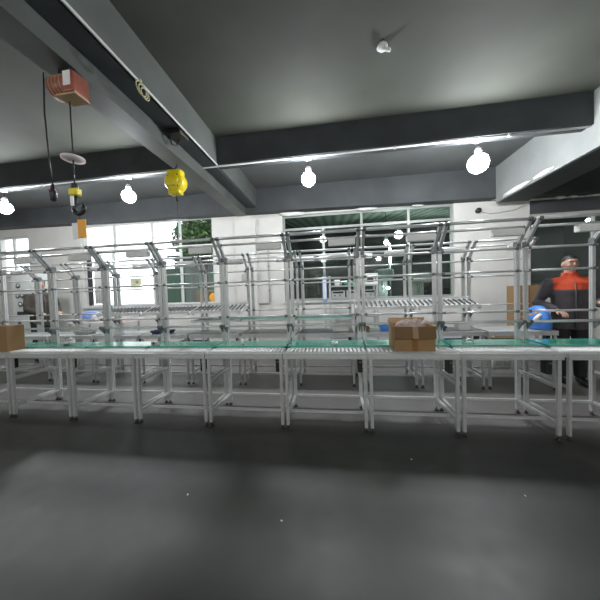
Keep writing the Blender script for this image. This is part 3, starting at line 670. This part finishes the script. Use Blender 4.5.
# yard
t = thing('bushy_tree', 'bushy green tree outside the right part of the bright window', 'tree', (-5.3, 10.0, -.02))
mb(M['bark']).tube([(0, 0, 0), (.03, 0, 1.0), (-.05, .1, 2.4), (.1, 0, 3.6)], [.12, .10, .08, .03], 10).build('trunk', t)
lv = mb(M['leaf'])
for k in range(5200):
    u, v_, w_ = (random.gauss(0, 1) for _ in range(3)); n = math.sqrt(u * u + v_ * v_ + w_ * w_); q = random.uniform(.55, 1) / n
    c = Vector((u * q * 1.35, v_ * q * .9, 3.7 + w_ * q * 1.0)); a = Vector((random.uniform(-1, 1), random.uniform(-1, 1), random.uniform(-1, 1))).normalized() * .10
    b_ = a.cross(Vector((random.uniform(-1, 1), random.uniform(-1, 1), 1))).normalized() * .05
    lv.add([c - a, c + b_, c + a, c - b_], [(0, 1, 2, 3)])
lv.build('foliage', t)
t = thing('metal_locker', 'dark green metal locker outside the bright window', 'locker', (-5.75, 8.0, -.02))
mb(M['darkgreen']).box(0, .75, 0, .4, 0, 2.3, .01).build('locker_body', t)
for k in range(2): dd = mb(M['darkgreen']).box(.02 + k * .36, .37 + k * .36, -.014, -.001, .05, 2.25).build('door', t); mb(M['alu_dull']).box(.33 + k * .07, .345 + k * .07, -.03, -.0145, .8, 1.0).build('handle', dd)
t = thing('yard_machine', 'dark brown machine with orange wheel outside the bright window', 'machine', (-4.62, 7.9, -.02))
mb(M['brownm']).box(0, 1.0, .1, .7, .25, 1.52, .03).build('machine_body', t); mb(M['orange']).lathe([(.03, -.04), (.13, -.04), (.16, -.02), (.16, .02), (.05, .03)], (.66, .06, 1.27), 24, 'y').build('wheel', t); mb(M['brownm']).box(.15, .5, .05, .099, 1.3, 1.46).build('guard', t)
for x in (.08, .92):
    for y in (.16, .64): mb(M['darkmetal']).bar((x, y, 0), (x, y, .25), .08).build('leg', t)
t = thing('yard_shed', 'dark grey shed outside behind the bushy tree', 'shed', (-8.3, 12.4, -.02))
mb(M['shed']).box(0, 4.6, 0, 2.5, 0, 3.3).build('wall', t)
rf = mb(M['darkmetal']); rf.box(-.2, 4.8, -.3, 2.7, 3.301, 3.45); rf.build('roof', t)
dr = mb(M['darkgreen']).box(1.2, 2.6, -.05, -.001, 0, 2.6).build('door', t)
# neighbouring hall machines
def machine(label, x, y, m, w, h, tip):
    t = thing('bench_press', label, 'machine', (x, y, 0))
    mb(M['greymach']).box(0, w, 0, .5, 0, .8, .02).build('base', t); mb(M[m]).box(w * .3, w * .65, .2, .45, .80, h, .02).build('column', t)
    mb(M[m]).box(w * .2, w * .8, -.05, .42, h, h + .28, .04).build('head', t); mb(M['alu']).tube([(w * .45, .08, h), (w * .45, .08, h - .3)], .03, 10).build('spindle', t)
    mb(M['white_pl']).box(w * .1, w * .9, .02, .4, .801, .86).build('work_table', t)
    mb(M['bulb_far'] if tip else M['clamp']).ball((w * .62, .0, h - .25), .035, 2).build('work_light' if tip else 'knob', t)
machine('grey pillar machine with a small work light behind the middle window', .95, 7.3, 'greymach', .8, 1.62, True)
machine('pinkish pillar machine behind the right half of the middle window', 1.95, 7.6, 'pink', .9, 1.5, False)
machine('dark pillar machine behind the left half of the middle window', -.9, 7.5, 'brownm', .9, 1.55, False)
machine('dark pillar machine behind the dark right window', 5.2, 8.0, 'darkmetal', .9, 1.4, False)

# ------------------------------------------------------------------ people
def fuse(b, name, parent, m, voxel):
    o = b.build(name + '_raw', None, m)
    md = o.modifiers.new('r', 'REMESH'); md.mode = 'VOXEL'; md.voxel_size = voxel; md.use_smooth_shade = True
    sm = o.modifiers.new('s', 'SMOOTH'); sm.iterations = 3; sm.factor = .5
    dg = bpy.context.evaluated_depsgraph_get(); me = bpy.data.meshes.new_from_object(o.evaluated_get(dg))
    bpy.data.objects.remove(o, do_unlink=True)
    me.materials.clear(); me.materials.append(m); me.name = name
    q = bpy.data.objects.new(name, me); COL.objects.link(q); q.parent = parent
    return q
def rings(b, rs, seg=24):                  # stacked elliptical rings (z, cx, cy, rx, ry)
    vs = []
    for z, cx, cy, rx, ry in rs:
        for k in range(seg): a = 2 * PI * k / seg; vs.append((cx + rx * math.cos(a), cy + ry * math.sin(a), z))
    n = len(rs); fs = [(i * seg + k, i * seg + (k + 1) % seg, (i + 1) * seg + (k + 1) % seg, (i + 1) * seg + k) for i in range(n - 1) for k in range(seg)]
    b.add(vs, fs + [list(range(seg))[::-1], list(range((n - 1) * seg, n * seg))], True)
def person(label, loc, rotz, arms, jacket, scale=1., head_turn=0.):
    t = thing('person', label, 'person', loc, rotz); t.scale = (scale,) * 3
    b = mb(M['skin'])
    rings(b, [(.80, 0, 0, .12, .09), (.90, 0, 0, .16, .11), (1.05, 0, 0, .135, .095), (1.25, 0, 0, .16, .115), (1.38, 0, .005, .165, .09), (1.44, 0, .01, .10, .07), (1.47, 0, .01, .06, .06), (1.57, 0, .0, .055, .058)])
    for s in (-1, 1):
        b.tube([(s * .085, 0, .90), (s * .095, -.005, .68), (s * .10, -.01, .47), (s * .102, .01, .30), (s * .105, .015, .09)], [.085, .08, .058, .056, .04], 14)
        b.tube([(s * .105, .05, .035), (s * .108, -.02, .045), (s * .112, -.12, .028), (s * .113, -.18, .02)], [.03, .042, .036, .015], 12)
        sh, el, wr, hd = [Vector(p) for p in arms[s]]
        b.tube([(s * .13, 0, 1.39), sh, sh.lerp(el, .5), el, el.lerp(wr, .4), wr], [.055, .056, .048, .04, .038, .028], 14)
        d = (hd - wr).normalized(); up = Vector((0, 0, 1)); side = d.cross(up).normalized(); nrm = side.cross(d).normalized()
        palm = wr + d * .085
        b.tube([wr, wr + d * .03, palm], [(.028, .02), (.038, .016), (.040, .014)], 12)
        for f, (off, ln) in enumerate(((-.030, .062), (-.010, .074), (.010, .070), (.029, .055))):
            p0 = palm - d * .012 + side * off; p1 = p0 + d * (ln * .5) - nrm * .006; p2 = p1 + d * (ln * .35) - nrm * .022; p3 = p2 + d * (ln * .12) - nrm * .024
            b.tube([p0, p1, p2, p3], [.0095, .009, .0085, .006], 8)
        th = wr + d * .03 - side * s * .034
        b.tube([th, th + d * .035 - side * s * .022 - nrm * .01, th + d * .065 - side * s * .022 - nrm * .02], [.012, .011, .007], 8)
    # head: skull, face, nose, ears, chin
    R_ = Matrix.Rotation(head_turn, 3, 'Z')
    def H(x, y, z): v = R_ @ Vector((x, y, 0)); return (v.x, v.y, z)
    hb = MB().use(M['skin']); hb.ball((0, 0, 1.625), (.074, .092, .098), 4); hb.ball((0, -.022, 1.575), (.056, .062, .068), 4); hb.ball((0, -.06, 1.53), (.025, .022, .018), 3)
    hb.tube([(0, -.086, 1.632), (0, -.102, 1.60), (0, -.106, 1.588)], [.008, .012, .013], 8); hb.ball((0, -.082, 1.652), (.05, .014, .012), 3)
    for s in (-1, 1): hb.ball((s * .074, .008, 1.605), (.012, .022, .032), 3); hb.ball((s * .038, -.062, 1.592), (.022, .02, .018), 3)
    b.add([H(*v) for v in hb.v], hb.f, True)
    fuse(b, 'body', t, M['skin'], .0065)
    for s in (-1, 1):
        e = MB().use(M['eye']).ball((s * .031, -.085, 1.622), (.012, .006, .0055), 2); e.v = [H(*v) for v in e.v]; e.build('eye', t)
        e = MB().use(M['hair']).tube([(s * .014, -.095, 1.643), (s * .032, -.093, 1.65), (s * .052, -.080, 1.643)], [.003, .0045, .003], 6); e.v = [H(*v) for v in e.v]; e.build('eyebrow', t)
    e = MB().use(M['lip']).ball((0, -.079, 1.552), (.022, .008, .006), 2); e.v = [H(*v) for v in e.v]; e.build('mouth', t)
    hr = MB().use(M['hair']); bm = bmesh.new(); bmesh.ops.create_icosphere(bm, subdivisions=4, radius=1)
    bmesh.ops.delete(bm, geom=[v for v in bm.verts if v.co.z < .10 + max(0, -v.co.y) * .45 - max(0, v.co.y) * .75], context='VERTS')
    for v in bm.verts: v.co = Vector(H(v.co.x * .082, .004 + v.co.y * .100, 1.630 + v.co.z * .106))
    hr.bm(bm, True); hr.build('hair', t)
    j = mb(jacket)
    rings(j, [(.74, 0, 0, .185, .135), (.84, 0, 0, .195, .14), (1.05, 0, 0, .19, .145), (1.25, 0, -.005, .205, .15), (1.36, 0, .0, .20, .125), (1.425, 0, .01, .13, .095), (1.455, 0, .01, .085, .08), (1.50, 0, .006, .080, .080)])
    for s in (-1, 1):
        sh, el, wr, hd = [Vector(p) for p in arms[s]]
        j.tube([(s * .12, 0, 1.36), sh, sh.lerp(el, .5), el, el.lerp(wr, .5), wr - (wr - el).normalized() * .01], [.085, .085, .076, .068, .06, .045], 16)
    fuse(j, 'jacket', t, jacket, .012)
    mb(M['clamp']).tube([(0, -.152, .78), (0, -.157, 1.05), (0, -.158, 1.25), (0, -.128, 1.37)], .005, 6).build('zip', t)
    p = mb(M['trousers'])
    rings(p, [(.76, 0, 0, .165, .115), (.90, 0, 0, .172, .122), (.98, 0, 0, .16, .11)])
    for s in (-1, 1): p.tube([(s * .088, 0, .86), (s * .097, -.005, .66), (s * .10, -.01, .46), (s * .103, .01, .28), (s * .105, .012, .085)], [.095, .092, .075, .072, .066], 16)
    fuse(p, 'trousers', t, M['trousers'], .012)
    for s in (-1, 1):
        mb(M['shoe']).tube([(s * .105, .075, .04), (s * .106, .05, .05), (s * .108, -.03, .05), (s * .112, -.13, .04), (s * .114, -.20, .03), (s * .114, -.215, .028)], [(.02, .03), (.04, .048), (.046, .049), (.05, .039), (.036, .028), (.012, .012)], 14).build('shoe', t)
    return t
armsR = {-1: [(-.20, .0, 1.36), (-.33, .02, 1.10), (-.20, -.22, 1.00), (-.16, -.33, .97)], 1: [(.20, .0, 1.36), (.27, .02, 1.10), (.22, -.18, 1.08), (.19, -.28, 1.13)]}
person('person in grey jacket with orange shoulders standing behind the benches at the right', (3.09, 3.86, 0), -.32, armsR, M['jacket'], .985, .12)
armsL = {-1: [(-.19, .0, 1.36), (-.24, -.05, 1.10), (-.16, -.28, 1.02), (-.12, -.40, 1.01)], 1: [(.19, .0, 1.36), (.24, -.05, 1.10), (.16, -.28, 1.02), (.12, -.40, 1.01)]}
person('person in dark brown jacket seen from the side, far left by the cabinet', (-6.50, 4.85, 0), PI / 2 - .25, armsL, M['brownjacket'], 1.05)

# ------------------------------------------------------------------ world, camera, colour
w = bpy.data.worlds.new('overcast'); scene.world = w; w.use_nodes = True
bgn = w.node_tree.nodes['Background']; bgn.inputs['Color'].default_value = (.93, .97, 1, 1); bgn.inputs['Strength'].default_value = 3.0
f, yaw, pitch, roll, Hc = 255.468, -.13845, -.02931, -.03297, 1.32979
F = Vector((math.sin(yaw) * math.cos(pitch), math.cos(yaw) * math.cos(pitch), math.sin(pitch)))
r = Vector((math.cos(yaw), -math.sin(yaw), 0)); u = r.cross(F)
c, s = math.cos(roll), math.sin(roll)
r2 = r * c + u * s; u2 = -r * s + u * c
cam = bpy.data.cameras.new('camera'); co = bpy.data.objects.new('camera', cam); COL.objects.link(co)
co.matrix_world = Matrix(((r2.x, u2.x, -F.x, 0), (r2.y, u2.y, -F.y, 0), (r2.z, u2.z, -F.z, Hc), (0, 0, 0, 1)))
cam.sensor_width = 36; cam.sensor_fit = 'HORIZONTAL'; cam.lens = f / 600 * 36; cam.clip_start = .05
scene.camera = co
scene.view_settings.view_transform = 'Standard'; scene.view_settings.look = 'None'; scene.view_settings.exposure = .18; scene.view_settings.gamma = 1.08
